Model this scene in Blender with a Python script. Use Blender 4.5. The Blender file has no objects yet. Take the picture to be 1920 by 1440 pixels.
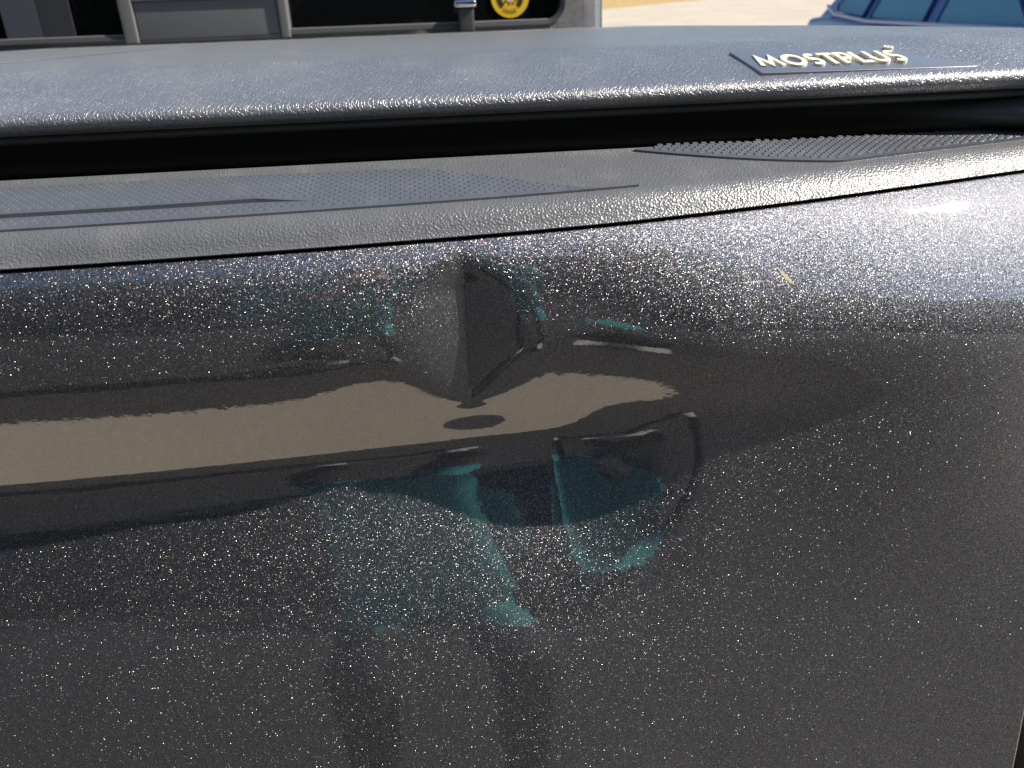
import bpy, bmesh, math, random
import numpy as np
from mathutils import Vector, Matrix, noise
R = math.radians
sc = bpy.context.scene
col = sc.collection
random.seed(7); rng = np.random.default_rng(7)

# ------------------------------------------------------------------ camera
CAM = Vector((0, 0, 1.16))
pitch, yaw, roll = R(25.2), R(5.0), R(2.2)
fw = Vector((math.sin(yaw)*math.cos(pitch), math.cos(yaw)*math.cos(pitch), -math.sin(pitch)))
r0 = Vector((math.cos(yaw), -math.sin(yaw), 0)); u0 = r0.cross(fw)
up = u0*math.cos(roll) + r0*math.sin(roll); rt = r0*math.cos(roll) - u0*math.sin(roll)
cd = bpy.data.cameras.new('camera'); cam = bpy.data.objects.new('camera', cd); col.objects.link(cam)
M4 = Matrix((rt, up, -fw)).transposed().to_4x4(); M4.translation = CAM
cam.matrix_world = M4
cd.sensor_width = 36; cd.lens = 36*1442/1920; cd.clip_start = .01; cd.clip_end = 3000
cd.dof.use_dof = True; cd.dof.focus_distance = .60; cd.dof.aperture_fstop = 10.5
sc.camera = cam

# ------------------------------------------------------------------ sky, sun, exposure
SUN = Vector((.70, -.145, .69)).normalized()
elev = math.asin(SUN.z); rot = math.atan2(SUN.x, SUN.y)
w = bpy.data.worlds.new('World'); sc.world = w; w.use_nodes = True
nt = w.node_tree; nt.nodes.clear()
sky = nt.nodes.new('ShaderNodeTexSky'); sky.sky_type = 'NISHITA'; sky.sun_disc = False
sky.sun_elevation = elev; sky.sun_rotation = rot; sky.air_density = 1.0; sky.dust_density = .6; sky.ozone_density = 1.2
bg = nt.nodes.new('ShaderNodeBackground'); bg.inputs[1].default_value = .085
wo = nt.nodes.new('ShaderNodeOutputWorld')
nt.links.new(sky.outputs[0], bg.inputs[0]); nt.links.new(bg.outputs[0], wo.inputs[0])
sd = bpy.data.lights.new('sun', 'SUN'); sd.energy = 5.0; sd.angle = R(.53); sd.color = (1, .93, .82)
so = bpy.data.objects.new('sun', sd); col.objects.link(so)
so.rotation_euler = SUN.to_track_quat('Z', 'Y').to_euler(); so.location = (6, -1, 6)
sc.view_settings.view_transform = 'Standard'; sc.view_settings.look = 'None'
sc.view_settings.exposure = .58; sc.view_settings.gamma = 1

# ------------------------------------------------------------------ helpers
def tag(o, label=None, cat=None, group=None, kind=None):
    if label: o['label'] = label
    if cat: o['category'] = cat
    if group: o['group'] = group
    if kind: o['kind'] = kind
    return o
def empty(name, loc, label, cat, group=None):
    o = bpy.data.objects.new(name, None); col.objects.link(o); o.location = loc; o.empty_display_size = .1
    return tag(o, label, cat, group)
def link(name, me, m, parent=None, smooth=False, loc=None):
    o = bpy.data.objects.new(name, me); col.objects.link(o)
    if m is not None:
        for mm in (m if isinstance(m, list) else [m]): me.materials.append(mm)
    if smooth: me.shade_smooth()
    if parent:
        o.parent = parent
        if parent.type == 'EMPTY': o.matrix_parent_inverse = Matrix.Translation(-Vector(parent.location))
    if loc is not None: o.location = loc
    return o
class MB:
    def __init__(s): s.v = []; s.f = []
    def add(s, vs, fs):
        b = len(s.v); s.v += [tuple(v) for v in vs]; s.f += [tuple(i+b for i in f) for f in fs]; return s
    def box(s, a, b):
        (x0, y0, z0), (x1, y1, z1) = a, b
        return s.add([(x0,y0,z0),(x1,y0,z0),(x1,y1,z0),(x0,y1,z0),(x0,y0,z1),(x1,y0,z1),(x1,y1,z1),(x0,y1,z1)],
                     [(3,2,1,0),(4,5,6,7),(0,1,5,4),(1,2,6,5),(2,3,7,6),(3,0,4,7)])
    def prism(s, poly, d):
        """poly: list of 3-D points (ccw seen against d), extruded by vector d"""
        n = len(poly); p = [Vector(q) for q in poly]; d = Vector(d)
        return s.add([*p, *[q+d for q in p]], [tuple(range(n-1, -1, -1)), tuple(range(n, 2*n))] +
                     [(i, (i+1) % n, n+(i+1) % n, n+i) for i in range(n)])
    def tube(s, pts, r, n=10):
        pts = [Vector(p) for p in pts]; rings = []
        rr = r if isinstance(r, (list, tuple)) else [r]*len(pts)
        for i, p in enumerate(pts):
            t = (pts[min(i+1, len(pts)-1)] - pts[max(i-1, 0)]).normalized()
            a = t.orthogonal().normalized() if i == 0 else (rings_a - t*rings_a.dot(t)).normalized()
            rings_a = a; b = t.cross(a)
            rings.append([p + (a*math.cos(k*2*math.pi/n) + b*math.sin(k*2*math.pi/n))*rr[i] for k in range(n)])
        base = [v for g in rings for v in g]; fs = []
        for i in range(len(pts)-1):
            for k in range(n):
                fs.append((i*n+k, i*n+(k+1) % n, (i+1)*n+(k+1) % n, (i+1)*n+k))
        fs.append(tuple(range(n-1, -1, -1))); fs.append(tuple((len(pts)-1)*n+k for k in range(n)))
        return s.add(base, fs)
    def build(s, name, m, parent=None, smooth=False, bevel=0):
        me = bpy.data.meshes.new(name); me.from_pydata(s.v, [], s.f); me.update()
        if bevel:
            bm = bmesh.new(); bm.from_mesh(me)
            bmesh.ops.bevel(bm, geom=bm.edges[:], offset=bevel, segments=3, affect='EDGES', profile=.6, clamp_overlap=True)
            bm.to_mesh(me); bm.free()
        o = link(name, me, m, parent, smooth or bool(bevel))
        if bevel: me.set_sharp_from_angle(angle=R(50))
        return o
def grid_mesh(name, P, flip=False):
    """P: (n, m, 3) array"""
    n, m, _ = P.shape
    idx = np.arange(n*m).reshape(n, m)
    q = np.stack([idx[:-1, :-1], idx[1:, :-1], idx[1:, 1:], idx[:-1, 1:]], -1).reshape(-1, 4)
    if flip: q = q[:, ::-1]
    me = bpy.data.meshes.new(name)
    me.vertices.add(n*m); me.vertices.foreach_set('co', P.reshape(-1).astype(np.float32))
    me.loops.add(q.size); me.loops.foreach_set('vertex_index', q.reshape(-1).astype(np.int32))
    me.polygons.add(len(q)); me.polygons.foreach_set('loop_start', np.arange(0, q.size, 4, dtype=np.int32))
    me.polygons.foreach_set('loop_total', np.full(len(q), 4, dtype=np.int32))
    me.update(); me.validate()
    return me
def sstep(a, b, x):
    t = np.clip((x-a)/(b-a), 0, 1); return t*t*(3-2*t)

# ------------------------------------------------------------------ materials
class NT:
    def __init__(s, name):
        s.m = bpy.data.materials.new(name); s.m.use_nodes = True; s.t = s.m.node_tree
        s.p = s.t.nodes['Principled BSDF']; s.out = s.t.nodes['Material Output']
    def n(s, typ, **kw):
        nd = s.t.nodes.new('ShaderNode'+typ)
        for k, v in kw.items(): setattr(nd, k, v)
        return nd
    def l(s, a, b): s.t.links.new(a, b)
    def math(s, op, a, b=None, c=None):
        nd = s.n('Math', operation=op)
        for i, x in enumerate((a, b, c)):
            if x is None: continue
            if isinstance(x, (int, float)): nd.inputs[i].default_value = x
            else: s.l(x, nd.inputs[i])
        return nd.outputs[0]
    def mix(s, fac, a, b):
        nd = s.n('Mix', data_type='RGBA')
        for sock, x in ((nd.inputs[0], fac), (nd.inputs[6], a), (nd.inputs[7], b)):
            if isinstance(x, (int, float)): sock.default_value = x
            elif isinstance(x, tuple): sock.default_value = (*x, 1)
            else: s.l(x, sock)
        return nd.outputs[2]
    def coord(s): return s.n('TexCoord').outputs['Object']
    def noise(s, scale, detail=3, rough=.55, vec=None, dist=0):
        nd = s.n('TexNoise'); nd.inputs['Scale'].default_value = scale; nd.inputs['Detail'].default_value = detail
        nd.inputs['Roughness'].default_value = rough; nd.inputs['Distortion'].default_value = dist
        s.l(vec or s.coord(), nd.inputs['Vector']); return nd.outputs[0]
    def voro(s, scale, feature='F1', vec=None, out='Distance', rnd=1):
        nd = s.n('TexVoronoi', feature=feature); nd.inputs['Scale'].default_value = scale
        nd.inputs['Randomness'].default_value = rnd
        s.l(vec or s.coord(), nd.inputs['Vector']); return nd.outputs[out]
    def ramp(s, x, a, b, c0=0., c1=1.):
        nd = s.n('MapRange'); nd.interpolation_type = 'SMOOTHSTEP'
        for i, v in enumerate((a, b, c0, c1)): nd.inputs[i+1].default_value = v
        s.l(x, nd.inputs[0]); return nd.outputs[0]
    def bump(s, h, strength, dist, normal=None):
        nd = s.n('Bump'); nd.inputs['Strength'].default_value = strength; nd.inputs['Distance'].default_value = dist
        s.l(h, nd.inputs['Height'])
        if normal is not None: s.l(normal, nd.inputs['Normal'])
        return nd.outputs[0]
    def set(s, **kw):
        for k, v in kw.items():
            i = s.p.inputs[k.replace('_', ' ')]
            if isinstance(v, tuple): i.default_value = (*v, 1) if len(v) == 3 else v
            elif isinstance(v, (int, float)): i.default_value = v
            else: s.l(v, i)
        return s
def plain(name, c, rough=.5, metal=0, **kw):
    a = NT(name); a.set(Base_Color=c, Roughness=rough, Metallic=metal, **kw); return a.m

def make_paint(name):
    a = NT(name)
    vc = a.voro(1700, out='Color'); vc2 = a.voro(1950, out='Color')
    sep = a.n('SeparateColor'); a.l(vc2, sep.inputs[0])
    near = a.ramp(a.voro(1950), .26, .48, 1, 0)
    few = a.math('MULTIPLY', near, a.math('GREATER_THAN', sep.outputs[0], .54))
    geo = a.n('NewGeometry')
    def vm(op, x, y, k=None):
        nd = a.n('VectorMath', operation=op)
        for i_, q in enumerate((x, y)):
            if q is None: continue
            if isinstance(q, tuple): nd.inputs[i_].default_value = q
            else: a.l(q, nd.inputs[i_])
        if k is not None:
            if isinstance(k, float): nd.inputs['Scale'].default_value = k
            else: a.l(k, nd.inputs['Scale'])
        return nd.outputs[0]
    d1 = vm('SCALE', vm('SUBTRACT', vc, (.5, .5, .5)), None, PK1)
    d2 = vm('SCALE', vm('SUBTRACT', vc2, (.5, .5, .5)), None, a.math('MULTIPLY', few, PK2))
    no = vm('NORMALIZE', vm('ADD', vm('ADD', geo.outputs['Normal'], d1), d2), None)
    # orange peel in the clear coat
    peel = a.bump(a.noise(150, 1, .4), .02, .002)
    peel = a.bump(a.noise(700, 1, .4), .008, .001, peel)
    hs = a.n('HueSaturation'); hs.inputs['Saturation'].default_value = .7; a.l(vc, hs.inputs['Color'])
    fcol = a.mix(.4, (.40, .37, .33), hs.outputs[0])
    a.set(Base_Color=a.mix(few, PBASE, fcol), Metallic=1., Roughness=a.math('MULTIPLY_ADD', few, -.20, PR),
          Coat_Weight=1., Coat_Roughness=a.ramp(a.noise(11, 5, .65), .42, .72, .010, .055), Coat_IOR=PIOR, Normal=no, Coat_Normal=peel)
    return a.m
PK1, PK2, PBASE, PR, PIOR = .50, 1.05, (.108, .112, .130), .56, 2.1
M = {}
M['paint'] = make_paint('dark_metallic_paint')
a = NT('cap_plastic')
h = a.voro(720, 'SMOOTH_F1'); h2 = a.noise(900, 2)
dust = a.ramp(a.noise(35, 4), .45, .75, 0, .35)
a.set(Base_Color=a.mix(dust, (.118, .122, .130), (.21, .208, .205)), Roughness=.34, Specular_IOR_Level=.9,
      Normal=a.bump(h2, .2, .0004, a.bump(h, .8, .0007)))
M['cap'] = a.m
a = NT('cap_plastic_smooth')
dust = a.ramp(a.noise(40, 4), .45, .75, 0, .3)
a.set(Base_Color=a.mix(dust, (.095, .104, .122), (.17, .17, .175)), Roughness=.26, Specular_IOR_Level=1., Normal=a.bump(a.noise(1500, 2), .25, .0004))
M['tread'] = a.m
a = NT('tonneau_vinyl')
mp = a.n('Mapping'); a.l(a.coord(), mp.inputs[0]); mp.inputs['Rotation'].default_value = (0, 0, .5); mp.inputs['Scale'].default_value = (1.5, .6, 1)
wr = a.voro(260, 'DISTANCE_TO_EDGE', mp.outputs[0]); wrk = a.ramp(wr, 0, .12)
gr = a.noise(420, 3, .6, dist=.6)
big = a.noise(60, 4, .6, dist=.8)
dust = a.ramp(a.noise(14, 5, .65), .4, .72, .04, .30)
spk = a.ramp(a.voro(150), .0, .10, .8, 0)
spm = a.math('MULTIPLY', spk, a.ramp(a.noise(9, 2), .52, .62))
dd = a.math('MAXIMUM', dust, spm)
vn = a.bump(big, .3, .003, a.bump(gr, .6, .0010, a.bump(wrk, .5, .0006)))
a.set(Base_Color=a.mix(dd, (.115, .125, .15), (.36, .34, .30)), Roughness=.42, IOR=1.5, Coat_Weight=1., Coat_Roughness=.34, Coat_IOR=2.1, Coat_Normal=vn, Specular_IOR_Level=1., Sheen_Weight=.6, Sheen_Roughness=.2, Sheen_Tint=(.95, .93, .88),
      Normal=vn)
M['vinyl'] = a.m
a = NT('rubber_seal'); a.set(Base_Color=(.085, .085, .088), Roughness=.5, Normal=a.bump(a.noise(900, 2), .3, .0005)); M['rubber'] = a.m
M['black'] = plain('black_void', (.006, .006, .007), .8)
M['badge'] = plain('badge_plate', (.12, .125, .14), .40, Specular_IOR_Level=1., Coat_Weight=1., Coat_Roughness=.3, Coat_IOR=2.1)
a = NT('letter_cream'); a.set(Base_Color=a.mix(a.ramp(a.noise(300, 3), .4, .8, 0, .4), (.80, .76, .60), (.62, .58, .45)), Roughness=.45); M['cream'] = a.m
M['frame'] = plain('window_frame_grey', (.16, .16, .165), .45)
M['panel'] = plain('grey_plastic_panel', (.12, .125, .13), .5)
M['glass'] = plain('tinted_glass', (.004, .005, .006), .02, 0, IOR=1.5)
M['trim'] = plain('rubber_trim', (.05, .05, .052), .5)
M['seat'] = plain('seat_cloth', (.05, .06, .075), .8)
M['yellow'] = plain('sticker_yellow', (.75, .47, .015), .45)
M['ink'] = plain('sticker_ink', (.03, .022, .008), .5)
M['pink'] = plain('sticker_centre', (.72, .42, .50), .5)
M['chrome'] = plain('chrome', (.75, .75, .76), .15, 1)
a = NT('bumper_plastic'); a.set(Base_Color=(.11, .11, .112), Roughness=.45, Normal=a.bump(a.noise(300, 3), .3, .001)); M['bumper'] = a.m
a = NT('concrete_driveway')
n1 = a.noise(.7, 5, .6); n2 = a.noise(60, 4, .6)
c = a.mix(a.ramp(n1, .3, .7), (.47, .40, .315), (.55, .48, .39)); c = a.mix(a.ramp(n2, .35, .75, 0, .35), c, (.36, .31, .26))
a.set(Base_Color=c, Roughness=.9, Normal=a.bump(n2, .3, .004)); M['concrete'] = a.m
a = NT('asphalt'); c = a.mix(a.ramp(a.noise(90, 3), .4, .7), (.032, .032, .034), (.055, .054, .052)); a.set(Base_Color=c, Roughness=.85, Normal=a.bump(a.noise(120, 3), .5, .004)); M['asphalt'] = a.m
a = NT('dry_grass_ground')
c = a.mix(a.ramp(a.noise(3, 6, .7), .35, .7), (.42, .26, .09), (.55, .42, .20)); c = a.mix(a.ramp(a.noise(25, 4), .5, .8, 0, .6), c, (.20, .14, .06))
a.set(Base_Color=c, Roughness=.95, Normal=a.bump(a.noise(30, 5), .6, .05)); M['drygrass'] = a.m
a = NT('blue_car_paint'); a.set(Base_Color=(.03, .09, .28), Metallic=.4, Roughness=.35, Coat_Weight=1., Coat_Roughness=.03); M['blue'] = a.m
M['carglass'] = plain('car_glass', (.07, .24, .36), .05, 0, IOR=1.7)  # blue base colour stands in for reflected sky and light through the windows
M['tyre'] = plain('tyre_rubber', (.02, .02, .02), .8)
M['teal'] = plain('teal_shirt', (.035, .27, .28), .85)
M['pants'] = plain('black_trousers', (.035, .036, .042), .85)
M['skin'] = plain('skin', (.55, .32, .22), .5)
M['shoe'] = plain('white_shoe', (.42, .41, .39), .6)
M['hair'] = plain('hair', (.03, .02, .012), .6)
M['phone'] = plain('phone_black', (.02, .02, .022), .25)
a = NT('leaf'); c = a.mix(a.ramp(a.noise(1.2, 3), .35, .65), (.04, .085, .02), (.11, .15, .03)); a.set(Base_Color=c, Roughness=.6); M['leaf'] = a.m
a = NT('bark'); a.set(Base_Color=(.10, .075, .055), Roughness=.9, Normal=a.bump(a.noise(18, 4), .7, .03)); M['bark'] = a.m

# ------------------------------------------------------------------ ground
def ground_z(x, y):
    far = np.clip(y-9, 0, None)
    return .055*far*sstep(9, 16, y)
xs = np.concatenate([np.linspace(-600, -30, 10), np.linspace(-25, 45, 60), np.linspace(50, 600, 10)])
ys = np.concatenate([np.linspace(-600, -20, 10), np.linspace(-15, 70, 90), np.linspace(75, 700, 14)])
X, Y = np.meshgrid(xs, ys, indexing='ij')
Z = ground_z(X, np.minimum(Y, 60)) - .02
g = link('ground', grid_mesh('ground', np.stack([X, Y, Z], -1)), M['drygrass'], smooth=True); tag(g, kind='structure')
# concrete driveway: slab strip 6 mm above the ground, bending away to the right
dx_ = np.linspace(-10, 40, 60)
P = np.stack([np.stack([dx_, yy, ground_z(dx_, yy)+.004], -1) for yy in [(.16+(np.clip(29+.94*dx_, 20, 75)-.16)*k) for k in np.linspace(0, 1, 80)]], 1)
g = link('driveway', grid_mesh('driveway', P), M['concrete'], smooth=True); tag(g, kind='structure')

P = np.stack([np.stack([dx_*3, 0*dx_+yy, 0*dx_+.003], -1) for yy in np.linspace(-7.5, .156, 12)], 1)
g = link('street', grid_mesh('street', P), M['asphalt'], smooth=True); tag(g, kind='structure')  # unseen asphalt, chosen dark so the lower panel mirrors little bright ground

# ------------------------------------------------------------------ pickup truck
truck = empty('pickup_truck', (-.15, .6, 0), 'dark grey metallic pickup truck with a sharp vertical dent in its tailgate', 'pickup truck')
XL, XR = -.93, .500
def smooth_interp(xq, xk, yk, sig):
    xx = np.linspace(xk[0], xk[-1], 2000); yy = np.interp(xx, xk, yk)
    n = int(4*sig/(xx[1]-xx[0])); ker = np.exp(-.5*(np.arange(-n, n+1)*(xx[1]-xx[0])/sig)**2); ker /= ker.sum()
    yp = np.concatenate([2*yy[0]-yy[n:0:-1], yy, 2*yy[-1]-yy[-2:-n-2:-1]])
    return np.interp(xq, xx, np.convolve(yp, ker, 'valid'))
# line of the gap between panel and cap: x, forward position, height (the corner sweeps back and rises a little)
sx = np.array([-1.0, -.6, -.2732, -.1774, -.0644, .0626, .136, .255, .342, .45, .70])
sy = np.array([.496, .492, .4917, .4938, .4994, .5064, .5095, .5226, .5366, .560, .617])
sz = np.array([1.0291, 1.0291, 1.0291, 1.0291, 1.0291, 1.0300, 1.0318, 1.0355, 1.0385, 1.041, 1.045])
tabx = np.linspace(-1.0, .70, 3000); taby = smooth_interp(tabx, sx, sy, .03); tabz = smooth_interp(tabx, sx, sz, .03)
def seam_y(x): return np.interp(x, tabx, taby)
def seam_z(x): return np.interp(x, tabx, tabz)

# profile: elevation angle of the surface normal by height, left/centre and right end
zL = np.array([1.04, 1.029, 1.022, 1.012, 1.0, .985, .97, .958, .950, .942, .91, .885, .866, .854, .838, .82, .78, .72, .65, .50, .40])
eL = np.array([45, 40, 28, 16, 9, 4, 0, -9, -18, -22, -23.5, -23.5, -22, -4, 8, 15, 17, 15, 12.5, 13, 13])
zR = np.array([1.04, 1.029, 1.022, 1.012, .99, .965, .945, .925, .90, .875, .85, .80, .72, .65, .50, .40])
eR = np.array([60, 56, 48, 43, 39, 31, 17, 7, 3, 3, 4, 6, 7, 7, 7, 7])
zz = np.linspace(1.030, .375, 1400)
def prof(zk, ek, sig=.005): return np.tan(np.radians(smooth_interp(zz, zk[::-1], ek[::-1], sig)))
zM = np.array([1.04, 1.029, 1.022, 1.012, .99, .968, .954, .944, .936, .915, .897, .886, .874, .86, .82, .78, .72, .65, .50, .40])
eM = np.array([52, 48, 38, 30, 24, 14, 3, -12, -22, -24, -22, -6, 4, 7, 12, 14, 13, 10, 9, 9])
TL, TM, TR = prof(zL, eL), prof(zM, eM), prof(zR, eR)
dz = zz[0]-zz[1]
zdesc = zz[::-1]
ptx = np.linspace(-1.0, .6, 900)
wm = sstep(.07, .21, ptx)[:, None]; wr = sstep(.14, .45, ptx)[:, None]
TT = ((1-wm)*TL[None, :] + wm*TM[None, :])*(1-wr) + wr*TR[None, :]
ITAB = np.concatenate([np.zeros((900, 1)), np.cumsum((TT[:, 1:]+TT[:, :-1])/2*dz, 1)], 1)
low_fix = .4775 - (seam_y(ptx) - ITAB[:, int((zz[0]-.70)/dz)])   # lower panel runs straight from side to side
def panel_y(x, z):
    z = z - (seam_z(x)-1.0291)*sstep(.90, 1.03, z)
    fx = np.clip((x-ptx[0])/(ptx[1]-ptx[0]), 0, 898.999); fz = np.clip((zz[0]-z)/dz, 0, len(zz)-1.001)
    ix = fx.astype(int); iz = fz.astype(int); ax, az = fx-ix, fz-iz
    t_ = (ITAB[ix, iz]*(1-ax)+ITAB[ix+1, iz]*ax)*(1-az) + (ITAB[ix, iz+1]*(1-ax)+ITAB[ix+1, iz+1]*ax)*az
    return seam_y(x) - t_ + np.interp(x, ptx, low_fix)*sstep(.885, .68, z)
xc = .0133
NOSE = .962
def tail_y(x, z):
    y = panel_y(x, z)
    # low waves where the sheet buckled round the dent
    def gs(x0, z0, sx_, sz_, A): return A*np.exp(-.5*((x-x0)/sx_)**2-.5*((z-z0)/sz_)**2)
    y = y + gs(xc+.002, .893, .022, .008, .0015) + gs(-.100, .954, .026, .010, .0009) + gs(-.06, .945, .03, .012, -.0005)
    y = y + gs(xc-.07, .985, .03, .025, -.0012) + gs(xc+.08, .985, .035, .03, -.0012)
    # the dent: vertical V groove
    yc = float(seam_y(xc)) - .008 + .0075*sstep(1.025, .994, z) + .0075*sstep(.990, .895, z) - .16*sstep(.905, .855, z)
    dx = x-xc
    gsurf = yc - np.where(dx < 0, .52, .32)*(np.sqrt(dx*dx+.0012**2)-.0012)
    d = gsurf-y; k = .0055
    return y + .5*(d+np.sqrt(d*d+k*k))*sstep(.15, .09, np.abs(dx))*sstep(.80, .86, z)
gx = np.unique(np.concatenate([np.linspace(XL, -.40, 50), np.linspace(-.40, -.10, 100), np.linspace(-.10, .12, 260), np.linspace(.12, .475, 125), np.linspace(.475, XR, 20)]).round(6))
gz = np.unique(np.concatenate([np.linspace(.38, .78, 90), np.linspace(.78, .99, 190), np.linspace(.99, 1.0295, 60)]).round(6))[::-1]
X, Zg = np.meshgrid(gx, gz, indexing='ij')
Zg = Zg + (seam_z(X)-1.0291)*sstep(.90, 1.0291, Zg)
Yg = tail_y(X, Zg)
P = np.stack([X, Yg, Zg], -1)
# top flange folding under the cap, side returns folding forward
fl = P[:, :1].copy(); fl[..., 1] += .004; fl[..., 2] += .0004
fl2 = fl.copy(); fl2[..., 1] += .003; fl2[..., 2] -= .02
P = np.concatenate([fl2, fl, P], 1)
def side(edge, s):
    out = []
    for dx_, dy_ in ((.0015, .0006), (.0026, .0022), (.003, .005), (.003, .05)):
        e = edge.copy(); e[..., 0] += s*dx_; e[..., 1] += dy_; out.append(e)
    return np.stack(out, 0)
P = np.concatenate([side(P[0], -1)[::-1], P, side(P[-1], 1)], 0)
tail = link('tailgate_panel', grid_mesh('tailgate_panel', P), M['paint'], truck, True)
tag(tail, 'dark metallic painted tailgate panel with a sharp vertical crease dent')
# small tan scuff on the paint
sv = []
for k in range(13):
    t_ = k/12; wv = .0012*math.sin(math.pi*t_)*(1+.5*math.sin(k*2.3))
    for q in (-1, 1):
        x_, z_ = .230+.012*t_+q*wv*.6, 1.000-.012*t_+q*wv
        sv.append((x_, float(tail_y(np.array([x_]), np.array([z_]))[0])-.0003, z_))
MB().add(sv, [(2*k, 2*k+1, 2*k+3, 2*k+2) for k in range(12)]).build('scuff', plain('scuff_tan', (.55, .48, .34), .7), tail)
# backing body behind the panel and behind the gap
MB().box((XL+.02, .70, .36), (XR-.01, .735, 1.03)).build('inner_panel', M['black'], truck)

# cap along the tailgate top
def cap_front(x): return seam_y(x) + .0185 + .008*sstep(.1, .4, x)
def cap_back(x): return .586 + .055*sstep(.18, .60, x)
def zback(x): return 1.16 - .15425*cap_back(x)
ZF = 1.0512
def zlift(x): return (seam_z(x)-1.0291)*.8
def cap_z(x, y):
    f_, b_ = cap_front(x), cap_back(x); l_ = zlift(x); zf = ZF+l_; zb = zback(x); return zf + (zb-zf)*np.clip((y-f_)/(b_-f_), -.2, 1.2)
cx = np.linspace(XL, XR, 420)
ys_, yf_, yb_ = seam_y(cx), cap_front(cx), cap_back(cx)
W_ = yf_-ys_
zs_ = seam_z(cx); l_ = zlift(cx); zf_ = ZF+l_; zb_ = zback(cx)
rows = [(ys_+.030, zs_+.003), (ys_+.0006, zs_+.0026), (ys_-.0008, zs_+.0030), (ys_-.0010, zs_+.0036), (ys_-.0004, zs_+.0042)]
for t_, q_ in ((.08, .135), (.16, .29), (.26, .46), (.38, .615), (.52, .755), (.68, .875), (.84, .95), (1.0, 1.)):
    rows.append((ys_+W_*t_, zs_+.0042+(zf_-zs_-.0042)*q_))
for t_ in np.linspace(.1, 1, 9): rows.append((yf_+(yb_-yf_)*t_, zf_+(zb_-zf_)*t_))
rows += [(yb_+.001, zb_+.0012), (yb_+.003, zb_+.0012), (yb_+.004, zb_-.0005), (yb_+.004, zb_-.03)]
P = np.stack([np.stack([cx, r_[0], r_[1]], -1) for r_ in rows], 1)
cap = link('tailgate_cap', grid_mesh('tailgate_cap', P, True), M['cap'], truck, True)
cap.data.set_sharp_from_angle(angle=R(55))
tag(cap, 'black grained plastic cap along the tailgate top')

P = np.stack([np.stack([cx, ys_+.011+k*.001, zs_+z_], -1) for k, z_ in ((0, -.03), (1, .006))], 1)
link('gap_shade_strip', grid_mesh('gap_shade_strip', P, True), M['black'], truck)  # black strip painting in the shade inside the gap under the cap
# raised tread areas on the cap top
def line(p, q, n): return [(p[0]+(q[0]-p[0])*i/n, p[1]+(q[1]-p[1])*i/n) for i in range(n+1)]
def slab(name, front, back, hf, hb, m):
    """front/back: lists of (x, y) of equal length; raised hf at the front, hb at the back"""
    n = len(front); v = []
    for (p, q) in zip(front, back):
        v += [(p[0], p[1], cap_z(p[0], p[1])-.001), (p[0], p[1], cap_z(p[0], p[1])+hf), (q[0], q[1], cap_z(q[0], q[1])+hb), (q[0], q[1], cap_z(q[0], q[1])-.001)]
    f_ = []
    for i in range(n-1):
        for k in range(4): f_.append((4*i+k, 4*i+(k+1) % 4, 4*i+4+(k+1) % 4, 4*i+4+k)[::-1])
    f_ += [(0, 1, 2, 3)[::-1], tuple(4*(n-1)+k for k in range(4))]
    return MB().add(v, f_).build(name, m, cap)
TIPX = .140
nA = 60
xa = np.linspace(XL+.05, TIPX, nA)
fa = [(x, float(cap_front(x))) for x in xa]
def backA(x):
    b = float(cap_back(x))-.011; f_ = float(cap_front(x)); t_ = sstep(TIPX, -.03, x); return f_+.0006+(b-f_)*float(t_)
ba = [(x, backA(x)) for x in xa]
slab('tread_slab', fa, ba, .0016, .0001, M['tread'])
X2T = -.085
def ramp2(x): return float(np.clip((X2T-x)/(X2T+.120), 0, 1))
def f2y(x): return float(cap_front(x))+.017-.003*(1-ramp2(x))
x2 = np.concatenate([np.linspace(XL+.05, -.120, 30), np.linspace(-.115, X2T, 8)])
v = []
for x in x2:
    k = ramp2(x)
    for yy, hh in ((f2y(x), -.001), (f2y(x), .0012+.0026*k), (backA(x), .0003+.0003*k), (backA(x), -.001)): v.append((x, yy, float(cap_z(x, yy))+hh))
f_ = [(4*i+k, 4*i+(k+1) % 4, 4*i+4+(k+1) % 4, 4*i+4+k)[::-1] for i in range(len(x2)-1) for k in range(4)]
f_ += [(3, 2, 1, 0), tuple(4*(len(x2)-1)+k for k in range(4))]
MB().add(v, f_).build('tread_slab', M['tread'], cap)
xb = np.linspace(.150, XR-.004, 40)
def frontB(x):
    f_ = float(cap_front(x)); b = float(cap_back(x)); t_ = min(1, (x-.150)/(.298-.150)); return b-.003+(f_+.001-b+.003)*t_
fb = [(x, frontB(x)) for x in xb]; bb = [(x, float(cap_back(x))-.0005) for x in xb]
slab('tread_slab', fb, bb, .0016, .0010, M['tread'])
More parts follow.
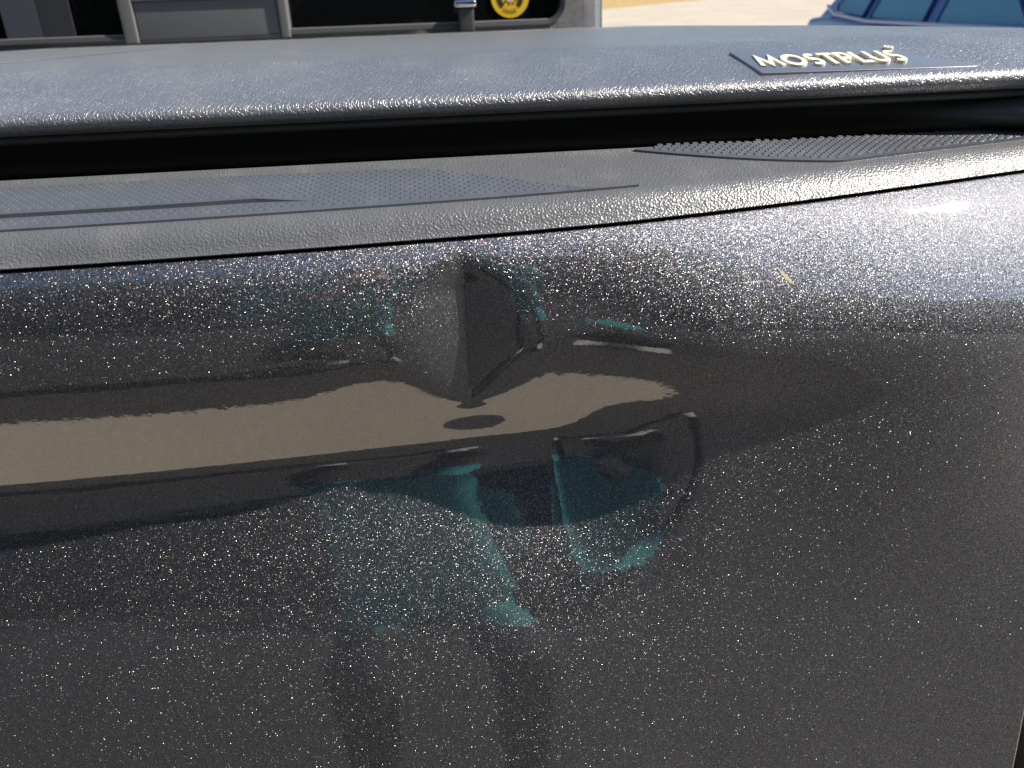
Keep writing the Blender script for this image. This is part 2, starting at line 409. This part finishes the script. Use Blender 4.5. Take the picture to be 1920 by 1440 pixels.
def tread(fy, by, x0, x1, name, hb, name2=False):
    mb = MB(); px, py = .0068, .0068
    r_ = 0; y = .501
    while y < .70:
        x = x0 + (r_ % 2)*px/2
        while x < x1:
            f_, b_ = fy(x), by(x)
            if max(f_, fy(x+px*.8))+.002 < y < b_-.004 and not (name2 and x < X2T and min(f2y(x), f2y(x+px))-.0062 < y < max(f2y(x), f2y(x+px))+.001):
                l, w_ = px*.74, py*.70
                def zt(xx, yy):
                    tt = np.clip((yy-f_)/max(b_-f_, 1e-4), 0, 1); return float(cap_z(xx, yy)) + hb(xx, yy, tt)
                z00, z10, z11, z01 = zt(x, y), zt(x+l, y), zt(x+l, y+w_), zt(x, y+w_)
                hgt = .0006; i_ = .0007
                mb.add([(x, y, z00-.0005), (x+l, y, z10-.0005), (x+l, y+w_, z11-.0005), (x, y+w_, z01-.0005),
                        (x+i_, y+i_, z00+hgt*.25), (x+l-i_, y+i_, z10+hgt*.25), (x+l-i_, y+w_-i_, z11+hgt), (x+i_, y+w_-i_, z01+hgt)],
                       [(4,5,6,7),(0,1,5,4),(1,2,6,5),(2,3,7,6),(3,0,4,7)])
            x += px
        y += py*.5; r_ += 1
        
    o = mb.build(name, M['tread'], cap); o['kind'] = 'stuff'; return o
def hA(x, y, t_):
    if x < X2T and y > f2y(x): return .0012+.0026*ramp2(x) + (.0006-.0012-.0026*ramp2(x))*min(1, (y-f2y(x))/max(backA(x)-f2y(x), .001))
    return .0016 + (.0001-.0016)*t_
tread(lambda x: float(cap_front(x)), lambda x: backA(x) if x < TIPX else 0, -.45, TIPX-.01, 'tread_pattern', hA, True)
tread(lambda x: frontB(x), lambda x: float(cap_back(x))+.004, .165, XR-.01, 'tread_pattern', lambda x, y, t_: .0016+(.0010-.0016)*t_)

# bed side post to the right of the tailgate gap, bumper, bed floor sides
bx0 = XR+.019
pz = np.linspace(.36, 1.045, 24)
def yside(z): return float(tail_y(np.array([XR]), np.array([min(max(z, .38), 1.03)]))[0])
for nm, xa_, xb_, s in (('bed_side', bx0, bx0+.15, 1), ('bed_side', XL-.162, XL-.012, -1)):
    mb = MB(); ring = []
    v = []
    for z in pz:
        y = yside(z) + .006 if s > 0 else .50
        v += [(xa_, y, z), (xb_, y+(.05 if s > 0 else 0), z), (xb_, 2.25, z), (xa_, 2.25, z)]
    n = len(pz); f_ = [(4*i+k, 4*i+(k+1) % 4, 4*i+4+(k+1) % 4, 4*i+4+k) for i in range(n-1) for k in range(4)]
    f_ += [(3, 2, 1, 0), tuple(4*(n-1)+k for k in range(4))]
    mb.add(v, f_).build(nm, M['paint'], truck, bevel=0)
MB().box((XL-.16, .40, .22), (bx0+.15, .60, .345)).build('bumper', M['bumper'], truck, bevel=.018)
# cab
CY = 2.30
def cabpt(x, z, y=0): return (x, CY+(z-1.14)*.07+y, z)
cxl, cxr = -1.02, .445
outl = []
m_ = MB()
# rear wall below and around the window: window opening x -0.98..0.395, z 1.155..1.52 with rounded corners
def rrect(x0, x1, z0, z1, r_, n=8):
    pts = []
    for (cx_, cz_, a0) in ((x1-r_, z0+r_, -90), (x1-r_, z1-r_, 0), (x0+r_, z1-r_, 90), (x0+r_, z0+r_, 180)):
        for k in range(n+1):
            a_ = R(a0+90*k/n); pts.append((cx_+r_*math.cos(a_), cz_+r_*math.sin(a_)))
    return pts
wx0, wx1, wz0, wz1 = -1.38, .385, 1.152, 1.54
inner = rrect(wx0, wx1, wz0, wz1, .05); outer = rrect(-1.47, .44, .9, 1.66, .03)
def ringmesh(outer, inner, yo, yi, thick=None):
    n = len(outer); v = [cabpt(x, z, yo) for x, z in outer] + [cabpt(x, z, yi) for x, z in inner]
    return v, [(i, (i+1) % n, n+(i+1) % n, n+i) for i in range(n)]
v, f_ = ringmesh(outer, inner, 0, .0); m_.add(v, f_)
v, f_ = ringmesh(inner, inner, 0, .03); m_.add(v, f_)
# side wrap: rounded corner then the cab side
def wrap(s, xo):
    cols = []
    for k in range(9):
        a_ = R(90*k/8); cols.append((xo+s*.06*math.sin(a_), .06*(1-math.cos(a_))))
    cols.append((xo+s*.07, 1.4))
    v = []; zs_ = np.linspace(.9, 1.66, 8)
    for z in zs_:
        tb = -.10*max(0, z-1.2)
        for (x, y) in cols: v.append(cabpt(x+s*tb*0, z, y))
    n = len(cols)
    return v, [(i*n+k, i*n+k+1, (i+1)*n+k+1, (i+1)*n+k)[::s] for i in range(7) for k in range(n-1)]
for s, xo in ((1, .44), (-1, -1.47)): m_.add(*wrap(s, xo))
m_.box((-1.51, CY+.10, 1.655), (.48, CY+1.5, 1.72))
m_.build('cab', M['paint'], truck, smooth=True).data.set_sharp_from_angle(angle=R(40))
win = MB(); n = len(inner)
win.add([cabpt(x, z, .02) for x, z in inner], [tuple(range(n))])
win = win.build('rear_window', M['glass'], truck)
sw = rrect(wx0+.012, wx1-.012, wz0+.012, wz1-.012, .04)
mb = MB(); mb.add(*ringmesh(inner, sw, -.006, -.002)); mb.add(*ringmesh(sw, sw, -.002, .02)); mb.add(*ringmesh(inner, inner, .01, -.006))
mb.build('window_seal', M['trim'], win, smooth=False)
MB().box((wx0+.04, CY-.001, wz0-.003), (wx1-.04, CY+.012, wz0+.013)).build('window_sill', M['frame'], win, bevel=.003)
# sliding section: grey lower panel in a frame
fx0, fx1 = -.765, -.365
for nm, a_, b_ in (('frame_post', (fx0-.012, CY-.012, wz0-.01), (fx0+.022, CY+.03, wz1)), ('frame_post', (fx1-.012, CY-.012, wz0-.01), (fx1+.012, CY+.03, wz1))):
    MB().box(a_, b_).build(nm, M['frame'], win, bevel=.004)
MB().box((fx0+.024, CY-.004, wz0-.01), (fx1-.014, CY+.018, wz0+.088)).build('slider_panel', M['panel'], win, bevel=.003)
MB().box((fx0+.024, CY-.010, wz0+.0885), (fx1-.014, CY+.018, wz0+.1015)).build('slider_rail', M['frame'], win, bevel=.003)
# blue-grey seat back seen in the left pane
MB().box((-1.075, CY+.01, wz0), (-.985, CY+.016, wz1-.02)).build('pillar_strip', M['seat'], win)
MB().box((-.983, CY+.010, wz0), (-.905, CY+.016, wz1-.02)).build('pillar_strip', plain('seat_cloth_dark', (.022, .024, .03), .8), win)
# latch
la = MB().box((.095, CY-.035, wz0-.012), (.135, CY+.005, wz0+.045)).build('latch', M['trim'], win, bevel=.006)
MB().box((.084, CY-.042, wz0+.046), (.142, CY-.005, wz0+.066)).build('latch_clip', M['chrome'], win, bevel=.007)
# round sticker
def disc(cx_, cz_, r1, r2, a0, a1, dy, n=40):
    v = []; 
    for k in range(n+1):
        a_ = R(a0+(a1-a0)*k/n)
        v += [cabpt(cx_+r1*math.cos(a_), cz_+r1*math.sin(a_), dy), cabpt(cx_+r2*math.cos(a_), cz_+r2*math.sin(a_), dy)]
    return v, [(2*k, 2*k+1, 2*k+3, 2*k+2) for k in range(n)]
SX, SZ = .238, 1.222
st = MB().add(*disc(SX, SZ, .0001, .052, 0, 360, .016)).add(*disc(SX, SZ, .052, .052, 0, 360, .0)).build('window_sticker', M['yellow'], win)
mk = MB()
for a0, a1 in ((-50, 60), (120, 230)): mk.add(*disc(SX, SZ, .024, .037, a0, a1, .0152))
for k in range(7):
    a_ = 238+k*8.6; mk.add(*disc(SX, SZ, .030+.004*(k % 2), .042, a_, a_+3.4, .0152, 3))
for k in range(10): mk.add(*disc(SX, SZ, .016, .021, k*36, k*36+14, .0150, 3))
mk.build('sticker_emblem', M['ink'], win)
MB().add(*disc(SX, SZ, .0001, .013, 0, 360, .0148)).build('sticker_centre', M['pink'], win)

# ------------------------------------------------------------------ tonneau cover
ton = empty('tonneau_cover', (-.15, .62, 1.137), 'black grained vinyl tonneau cover stretched over the truck bed', 'tonneau cover')
TX0, TX1 = -.97, .66
xs = np.concatenate([np.linspace(TX0, -.45, 30), np.linspace(-.45, .62, 160), np.linspace(.62, TX1, 8)])
tp = [(.640, 1.0980), (.622, 1.0975), (.611, 1.0978), (.604, 1.0995), (.6005, 1.1030), (.5995, 1.1070), (.6010, 1.1104), (.6050, 1.1130), (.6105, 1.1146), (.618, 1.1160)]
for t_ in np.linspace(.08, 1, 12):
    tp.append((.618+.095*t_, 1.1160+.0205*t_-.0015*t_*t_+.0008*math.sin(t_*math.pi)))
tp += [(.722, 1.1364), (.735, 1.1372), (.755, 1.1377), (.80, 1.1380), (1.2, 1.1392), (1.8, 1.1395), (2.285, 1.1388), (2.289, 1.13)]
tp = np.array(tp)
# resample finely
Lc = np.concatenate([[0], np.cumsum(np.hypot(*np.diff(tp, axis=0).T))])
P = np.zeros((len(xs), len(tp), 3)); P[..., 0] = xs[:, None]; P[..., 1] = tp[None, :, 0]; P[..., 2] = tp[None, :, 1]
wav = np.array([[noise.noise((x*5, y*6, 0))*.0012 + noise.noise((x*14, y*10, 3))*.0005 for y in tp[:, 0]] for x in xs])
P[..., 2] += wav*sstep(.61, .64, P[..., 1])
P[..., 1] += np.array([noise.noise((x*4, 7, 0))*.0018 for x in xs])[:, None]*sstep(.66, .60, P[..., 1])
P[..., 2] -= .02*sstep(.57, .66, P[..., 0])**2
link('cover_skin', grid_mesh('cover_skin', P, True), M['vinyl'], ton, True)
# hem under the lip, rail and bulb seal
def sweep(name, pts, m, x0=TX0, x1=TX1, n=120, fn=None, parent=ton):
    xs_ = np.linspace(x0, x1, n); pts = np.array(pts)
    P = np.zeros((n, len(pts), 3)); P[..., 0] = xs_[:, None]; P[..., 1] = pts[None, :, 0]; P[..., 2] = pts[None, :, 1]
    if fn: P = fn(P)
    return link(name, grid_mesh(name, P, True), m, parent, True)
sweep('hem', [(.640, 1.0905), (.624, 1.0902), (.616, 1.0915), (.6125, 1.094), (.614, 1.0972), (.64, 1.0985)], M['rubber'])
def bulge(P):
    k = sstep(.36, .53, P[..., 0]); t_ = np.linspace(0, 1, P.shape[1])[None, :]
    P[..., 1] -= .072*k*np.sin(t_*math.pi)**1.5; return P
sweep('bulb_seal', [(.672, 1.060), (.664, 1.061), (.658, 1.065), (.655, 1.071), (.6545, 1.078), (.655, 1.085), (.656, 1.091), (.66, 1.0955), (.67, 1.097)], M['rubber'], fn=bulge)
MB().box((TX0, .672, 1.02), (TX1, .71, 1.112)).build('rail', M['black'], ton)
# badge
BX0, BX1 = .257, .440
def slope_pt(x, t_, h):   # t_ 0..1 up the slope
    y = .616+.097*t_; z = np.interp(y, tp[:, 0][9:], tp[:, 1][9:]); n = Vector((0, -.21, .978))
    return Vector((x, y, z)) + n*h
v = []
for h in (-.003, .0016):
    for (x, t_) in ((BX0, .0), (BX1, .0), (BX1-.006, .66), (BX0-.004, .66)): v.append(slope_pt(x, t_, h if h < 0 or x < .3 else -.0004))
badge = MB().add(v, [(3,2,1,0),(4,5,6,7),(0,1,5,4),(1,2,6,5),(2,3,7,6),(3,0,4,7)]).build('badge', M['badge'], ton, bevel=.0004)
tag(badge, 'black rectangular badge with raised cream lettering')
def stroke(path, wd_, closed=False):
    p = [Vector((*q, 0)) for q in path]; n = len(p); L_, R_ = [], []
    for i in range(n):
        a_ = p[i-1] if (i > 0 or closed) else None; b_ = p[(i+1) % n] if (i < n-1 or closed) else None
        d1 = (p[i]-a_).normalized() if a_ is not None else None; d2 = (b_-p[i]).normalized() if b_ is not None else None
        if d1 is None: d1 = d2
        if d2 is None: d2 = d1
        n1 = Vector((-d1.y, d1.x, 0)); n2 = Vector((-d2.y, d2.x, 0)); m2 = (n1+n2)
        m2 = m2.normalized(); k = min(2.2, 1/max(.3, m2.dot(n1)))
        L_.append(p[i]+m2*wd_/2*k); R_.append(p[i]-m2*wd_/2*k)
    return L_, R_
def arc(cx_, cy_, rx, ry, a0, a1, n=18): return [(cx_+rx*math.cos(R(a0+(a1-a0)*k/n)), cy_+ry*math.sin(R(a0+(a1-a0)*k/n))) for k in range(n+1)]
GL = {
 'M': (1.18, [[(.09, .09), (.26, .91), (.59, .22), (.92, .91), (1.09, .09)]]),
 'O': (1.08, [('c', arc(.54, .5, .44, .41, 0, 360, 32)[:-1])]),
 'S': (.66, [arc(.34, .70, .22, .21, 40, 250, 14) + arc(.33, .30, .24, .21, 75, -140, 14)]),
 'T': (.70, [[(.0, .91), (.70, .91)], [(.35, .86), (.35, .0)]]),
 'P': (.68, [[(.10, .0), (.10, .91), (.36, .91)] + arc(.36, .68, .22, .23, 80, -90, 12) + [(.15, .45)]]),
 'L': (.60, [[(.10, 1.), (.10, .09), (.58, .09)]]),
 'U': (.84, [[(.10, 1.), (.10, .40)] + arc(.42, .40, .32, .31, 180, 360, 16) + [(.74, 1.)]]),
}
def letter(ch, x, size_x, size_y, t0, h=.0032):
    adv, paths = GL[ch]; mb = MB()
    for q, pa in enumerate(paths):
        closed = isinstance(pa, tuple); pa = pa[1] if closed else pa
        L_, R_ = stroke(pa, .21, closed)
        pts = [(l, r_) for l, r_ in zip(L_, R_)]; n = len(pts); v = []
        for l, r_ in pts:
            for p in (l, r_):
                for hh in (-.0006, h-.0006+.00004*q): v.append(slope_pt(x+(p.x)*size_x + p.y*size_y*0, t0+p.y*size_y, hh))
        f_ = []
        for i in range(n if closed else n-1):
            a_, b_ = 4*i, 4*((i+1) % n)
            f_ += [(a_+1, a_+3, b_+3, b_+1), (a_, a_+1, b_+1, b_), (a_+2, b_+2, b_+3, a_+3), (a_, b_, b_+2, a_+2)]
        if not closed: f_ += [(0, 2, 3, 1), (4*(n-1), 4*(n-1)+1, 4*(n-1)+3, 4*(n-1)+2)]
        mb.add(v, f_)
    mb.build('letter', M['cream'], badge); return adv*size_x
x = .2625; SXL = .0172; gap = .0017
for ch in 'MOSTPLUS': x += letter(ch, x, SXL, .31, .14)+gap
# registered mark
mb = MB()
def ringp(cx_, ct, r1, r2, rt_, n=24):
    v = []
    for k in range(n):
        a_ = 2*math.pi*k/n
        for rr in (r1, r2):
            for hh in (-.0008, .0022): v.append(slope_pt(cx_+rr*math.cos(a_), ct+rr*rt_*math.sin(a_), hh))
    f_ = []
    for i in range(n):
        a_, b_ = 4*i, 4*((i+1) % n); f_ += [(a_+1, b_+1, b_+3, a_+3), (a_, b_, b_+1, a_+1), (a_+2, a_+3, b_+3, b_+2)]
    return v, f_
mb.add(*ringp(x+.0022, .58, .0026, .0040, 12)); mb.add(*ringp(x+.0022, .58, .0004, .0012, 12, 12))
mb.build('registered_mark', M['cream'], badge)

# ------------------------------------------------------------------ blue car parked beyond
car = empty('blue_car', (4.3, 6.0, 0), 'blue hatchback parked on the concrete beyond the truck bed', 'car')
CX0, CX1 = 3.42, 5.15
# side outline (y along car, z): rear is far (y large)
bodyp = [(3.2, .32), (3.15, .62), (3.3, .92), (4.3, 1.00), (5.2, 1.03), (6.2, 1.06), (6.9, 1.12), (7.30, 1.10), (7.42, .90), (7.40, .40), (7.2, .30)]
mb = MB(); mb.prism([(CX0, y, z) for y, z in bodyp], (CX1-CX0, 0, 0)); mb.build('body', M['blue'], car, bevel=.05)
roofp = [(4.15, .98), (4.95, 1.46), (5.6, 1.52), (6.6, 1.48), (7.02, 1.36), (7.32, 1.06)]
mb = MB(); v = []
for (y, z) in roofp:
    k = (z-.98)*.42
    v += [(CX0+.03+k, y, z), (CX1-.03-k, y, z)]
f_ = [(2*i, 2*i+1, 2*i+3, 2*i+2) for i in range(5)] + [tuple(2*i for i in range(6)), tuple(2*i+1 for i in range(5, -1, -1)), (0, 10, 11, 1)]
mb.add(v, f_).build('cabin', M['blue'], car, bevel=.04)
def sidewin(pts, name='side_window'):
    mb = MB(); n = len(pts)
    v = [(CX0+.03+(z-.98)*.42-.012, y, z) for y, z in pts]
    mb.add(v, [tuple(range(n))]); b_ = mb.build(name, M['carglass'], car)
    fr = MB().tube([*v, v[0]], .012, 6).build('window_trim', M['chrome'] if False else M['blue'], b_)
sidewin([(4.55, 1.03), (5.05, 1.38), (5.45, 1.42), (5.45, 1.045)])
sidewin([(5.62, 1.05), (5.62, 1.43), (6.30, 1.41), (6.36, 1.085)])
sidewin([(6.48, 1.10), (6.43, 1.40), (6.72, 1.36), (6.98, 1.20), (6.93, 1.14)])
mb = MB().tube([(CX0+.005, 4.3, 1.012), (CX0+.008, 5.3, 1.04), (CX0+.012, 6.3, 1.07), (CX0+.02, 6.85, 1.125), (CX0+.05, 7.05, 1.19)], .014, 6); mb.build('belt_trim', plain('belt_trim', (.35, .45, .62), .3), car)
for (y, xw) in ((3.85, CX0+.0), (6.65, CX0+.0), (3.85, CX1-.2), (6.65, CX1-.2)):
    wv = [(xw-.01+k, y, .32) for k in (0, .21)]
    wh = MB().tube([wv[0], wv[1]], .32, 24).build('wheel', M['tyre'], car)
    MB().tube([(xw-.016, y, .32), (xw+.05, y, .32)], .2, 16).build('rim', M['chrome'], wh)

# ------------------------------------------------------------------ photographer mirrored in the paint
def skin_body(name, verts, edges, radii, mats, matfn, root=0, sub=2):
    me = bpy.data.meshes.new(name); me.from_pydata([Vector(v) for v in verts], edges, [])
    o = bpy.data.objects.new(name, me); col.objects.link(o)
    mo = o.modifiers.new('s', 'SKIN'); mo.use_smooth_shade = True
    for i, r_ in enumerate(radii): me.skin_vertices[0].data[i].radius = r_ if isinstance(r_, tuple) else (r_, r_)
    me.skin_vertices[0].data[root].use_root = True
    su = o.modifiers.new('u', 'SUBSURF'); su.levels = sub; su.render_levels = sub
    dg = bpy.context.evaluated_depsgraph_get(); dg.update()
    nm = bpy.data.meshes.new_from_object(o.evaluated_get(dg)); 
    bpy.data.objects.remove(o); 
    nm.materials.clear()
    for m in mats: nm.materials.append(m)
    for p in nm.polygons: p.material_index = matfn(p.center); p.use_smooth = True
    o = bpy.data.objects.new(name, nm); col.objects.link(o); return o
PX, PY = -.05, -.40
V, E_, RD = [], [], []
def vtx(p, r_, par=None):
    V.append(p); RD.append(r_); 
    if par is not None: E_.append((par, len(V)-1))
    return len(V)-1
pel = vtx((PX, PY-.14, .74), (.165, .13))
wst = vtx((PX, PY-.06, .90), (.160, .12), pel); chs = vtx((PX, PY+.0, 1.10), (.18, .125), wst); shd = vtx((PX, PY+.04, 1.22), (.12, .085), chs)
nk = vtx((PX, PY+.05, 1.30), .055, shd); hd0 = vtx((PX, PY+.07, 1.38), (.070, .078), nk); hd1 = vtx((PX, PY+.08, 1.46), (.076, .095), hd0); hd2 = vtx((PX, PY+.07, 1.525), (.05, .06), hd1)
nose_ = vtx((PX, PY+.185, 1.415), .012, hd0)
for s in (-1, 1):
    h_ = vtx((PX+s*.10, PY-.10, .68), .095, pel); k_ = vtx((PX+s*.15, PY+.13, .44), .066, h_); c_ = vtx((PX+s*.145, PY+.06, .29), .056, k_)
    an = vtx((PX+s*.14, PY-.02, .10), .043, c_); ft = vtx((PX+s*.15, PY+.06, .045), (.048, .042), an); to = vtx((PX+s*.165, PY+.17, .035), (.045, .033), ft)
    sh = vtx((PX+s*.19, PY+.03, 1.19), .065, shd)
    if s > 0:   # other hand behind the back
        el = vtx((PX+.20, PY-.14, .95), .048, sh); wr_ = vtx((PX+.06, PY-.27, .86), .030, el); pm = vtx((PX+.0, PY-.285, .84), (.022, .036), wr_)
        for k in range(4):
            b0 = vtx((PX-.045, PY-.285, .87-.020*k), .0095, pm); b1 = vtx((PX-.075+.003*abs(k-1), PY-.28, .868-.021*k), .0085, b0); vtx((PX-.095+.004*abs(k-1), PY-.27, .866-.021*k), .0075, b1)
        t0 = vtx((PX-.01, PY-.275, .89), .011, pm); vtx((PX-.035, PY-.27, .91), .0085, t0)
        continue
    el = vtx((PX-.17, PY+.13, .93), .052, sh); wr_ = vtx((-.105, -.085, 1.11), .030, el)
    pm = vtx((-.090, -.042, 1.13), (.022, .034), wr_)
    for k in range(4):
        b0 = vtx((s*.080, -.030, 1.165-.020*k), .0095, pm); b1 = vtx((s*(.062-.0015*abs(k-1)), -.024, 1.168-.021*k), .0085, b0); vtx((s*(.040+.002*abs(k-1)), -.022, 1.166-.021*k), .0075, b1)
    t0 = vtx((s*.080, -.052, 1.108), .011, pm); vtx((s*.055, -.050, 1.118), .0085, t0)
def matfn(c):
    if c.z > 1.275: return 1
    if c.y > -.11 and c.z > .9: return 1
    if c.y < PY-.25 and abs(c.z-.87) < .07 and c.x < PX+.06: return 1
    if c.z > .62: return 0
    if c.z > .12: return 2
    return 3
person = skin_body('person', V, E_, RD, [M['teal'], M['skin'], M['pants'], M['shoe']], matfn, pel)
tag(person, 'person in teal shirt and black trousers mirrored in the paint, holding up a phone', 'person')
bm = bmesh.new(); bmesh.ops.create_icosphere(bm, subdivisions=3, radius=1)
for v_ in bm.verts:
    v_.co = Vector((v_.co.x*.088, v_.co.y*.105, v_.co.z*.085))
    v_.co *= 1+.05*noise.noise(v_.co*30)
bmesh.ops.delete(bm, geom=[v_ for v_ in bm.verts if v_.co.z < -.03 or (v_.co.y > .05 and v_.co.z < .03)], context='VERTS')
me = bpy.data.meshes.new('hair'); bm.to_mesh(me); bm.free()
hr = bpy.data.objects.new('hair', me); me.materials.append(M['hair']); me.shade_smooth(); col.objects.link(hr); hr.parent = person; hr.location = (PX, PY+.06, 1.48)
for s in (-1, 1):
    bm = bmesh.new(); bmesh.ops.create_icosphere(bm, subdivisions=2, radius=.012)
    me = bpy.data.meshes.new('eye'); bm.to_mesh(me); bm.free(); me.materials.append(M['ink']); e_ = bpy.data.objects.new('eye', me); col.objects.link(e_); e_.parent = person; e_.location = (PX+s*.032, PY+.158, 1.44)
# phone: its lens is the camera
ph = MB().box((-.078, -.017, 1.085), (.078, -.008, 1.162)).build('phone', M['phone'], None, bevel=.004)
tag(ph, 'black phone held level by the person in teal', 'phone')

# ------------------------------------------------------------------ trees mirrored in glass and paint
def tree(x, y, h, rad, label, seed, lf=.10, n=6400):
    rr = random.Random(seed)
    root = empty('leafy_tree', (x, y, 0), label, 'tree', 'trees behind the truck')
    mb = MB(); mb.tube([(x, y, 0), (x+.05, y, h*.25), (x-.05, y+.05, h*.5), (x, y, h*.8)], [.16, .13, .09, .03], 8)
    tips = []
    for k in range(9):
        z0 = h*(.28+.06*k); a_ = k*2.4; L_ = rad*(1-.06*k)*.8
        e_ = (x+math.cos(a_)*L_, y+math.sin(a_)*L_, z0+L_*.5); tips.append(e_)
        mb.tube([(x, y, z0), ((x+e_[0])/2, (y+e_[1])/2, z0+L_*.18), e_], [.06, .04, .015], 6)
    mb.build('trunk', M['bark'], root, True)
    v, f_ = [], []
    cl = [(rr.gauss(0, .5)*rad, rr.gauss(0, .5)*rad, h*(.62+.2*rr.gauss(0, .8)), rad*rr.uniform(.25, .5)) for _ in range(26)]
    for i in range(n):
        c_ = rr.choice(cl); d = Vector((rr.gauss(0, 1), rr.gauss(0, 1), rr.gauss(0, 1))).normalized()*c_[3]*rr.uniform(.5, 1.1)
        p = Vector((x+c_[0], y+c_[1], c_[2])) + d
        if p.z < h*.22: continue
        a_ = Vector((rr.gauss(0, 1), rr.gauss(0, 1), rr.gauss(0, 1))).normalized(); b_ = a_.orthogonal().normalized()
        s = lf*rr.uniform(.6, 1.3); k = len(v)
        v += [p-a_*s, p+b_*s*.5, p+a_*s, p-b_*s*.5]; f_.append((k, k+1, k+2, k+3))
    MB().add(v, f_).build('crown', M['leaf'], root)
tree(-3.5, -7.8, 7.5, 2.4, 'broad leafy tree across the street, mirrored in the cab window', 1)
tree(4.2, -8.2, 8.5, 2.6, 'tall leafy tree across the street, mirrored in the tailgate', 2)
rr = random.Random(11); v, f_ = [], []
for i in range(30000):
    x = rr.uniform(-38, 38); z = rr.uniform(0, 1)*(5.6+1.2*noise.noise((x*.25, 0, 0))+.7*noise.noise((x*.9, 4, 0)))
    p = Vector((x, -10.2+1.1*noise.noise((x*.5, z*.6, 9))+rr.gauss(0, .35), z))
    a_ = Vector((rr.gauss(0, 1), rr.gauss(0, 1), rr.gauss(0, 1))).normalized(); b_ = a_.orthogonal().normalized(); q = .40*rr.uniform(.6, 1.3); k = len(v)
    v += [p-a_*q, p+b_*q*.6, p+a_*q, p-b_*q*.6]; f_.append((k, k+1, k+2, k+3))
wood = MB().add(v, f_).build('added_backdrop', M['leaf'])  # unseen leafy screen, added so the paint mirrors a dark horizon
tag(wood, 'unseen dark green leafy screen, added to darken the horizon mirrored in the paint', 'added_backdrop', kind='stuff')
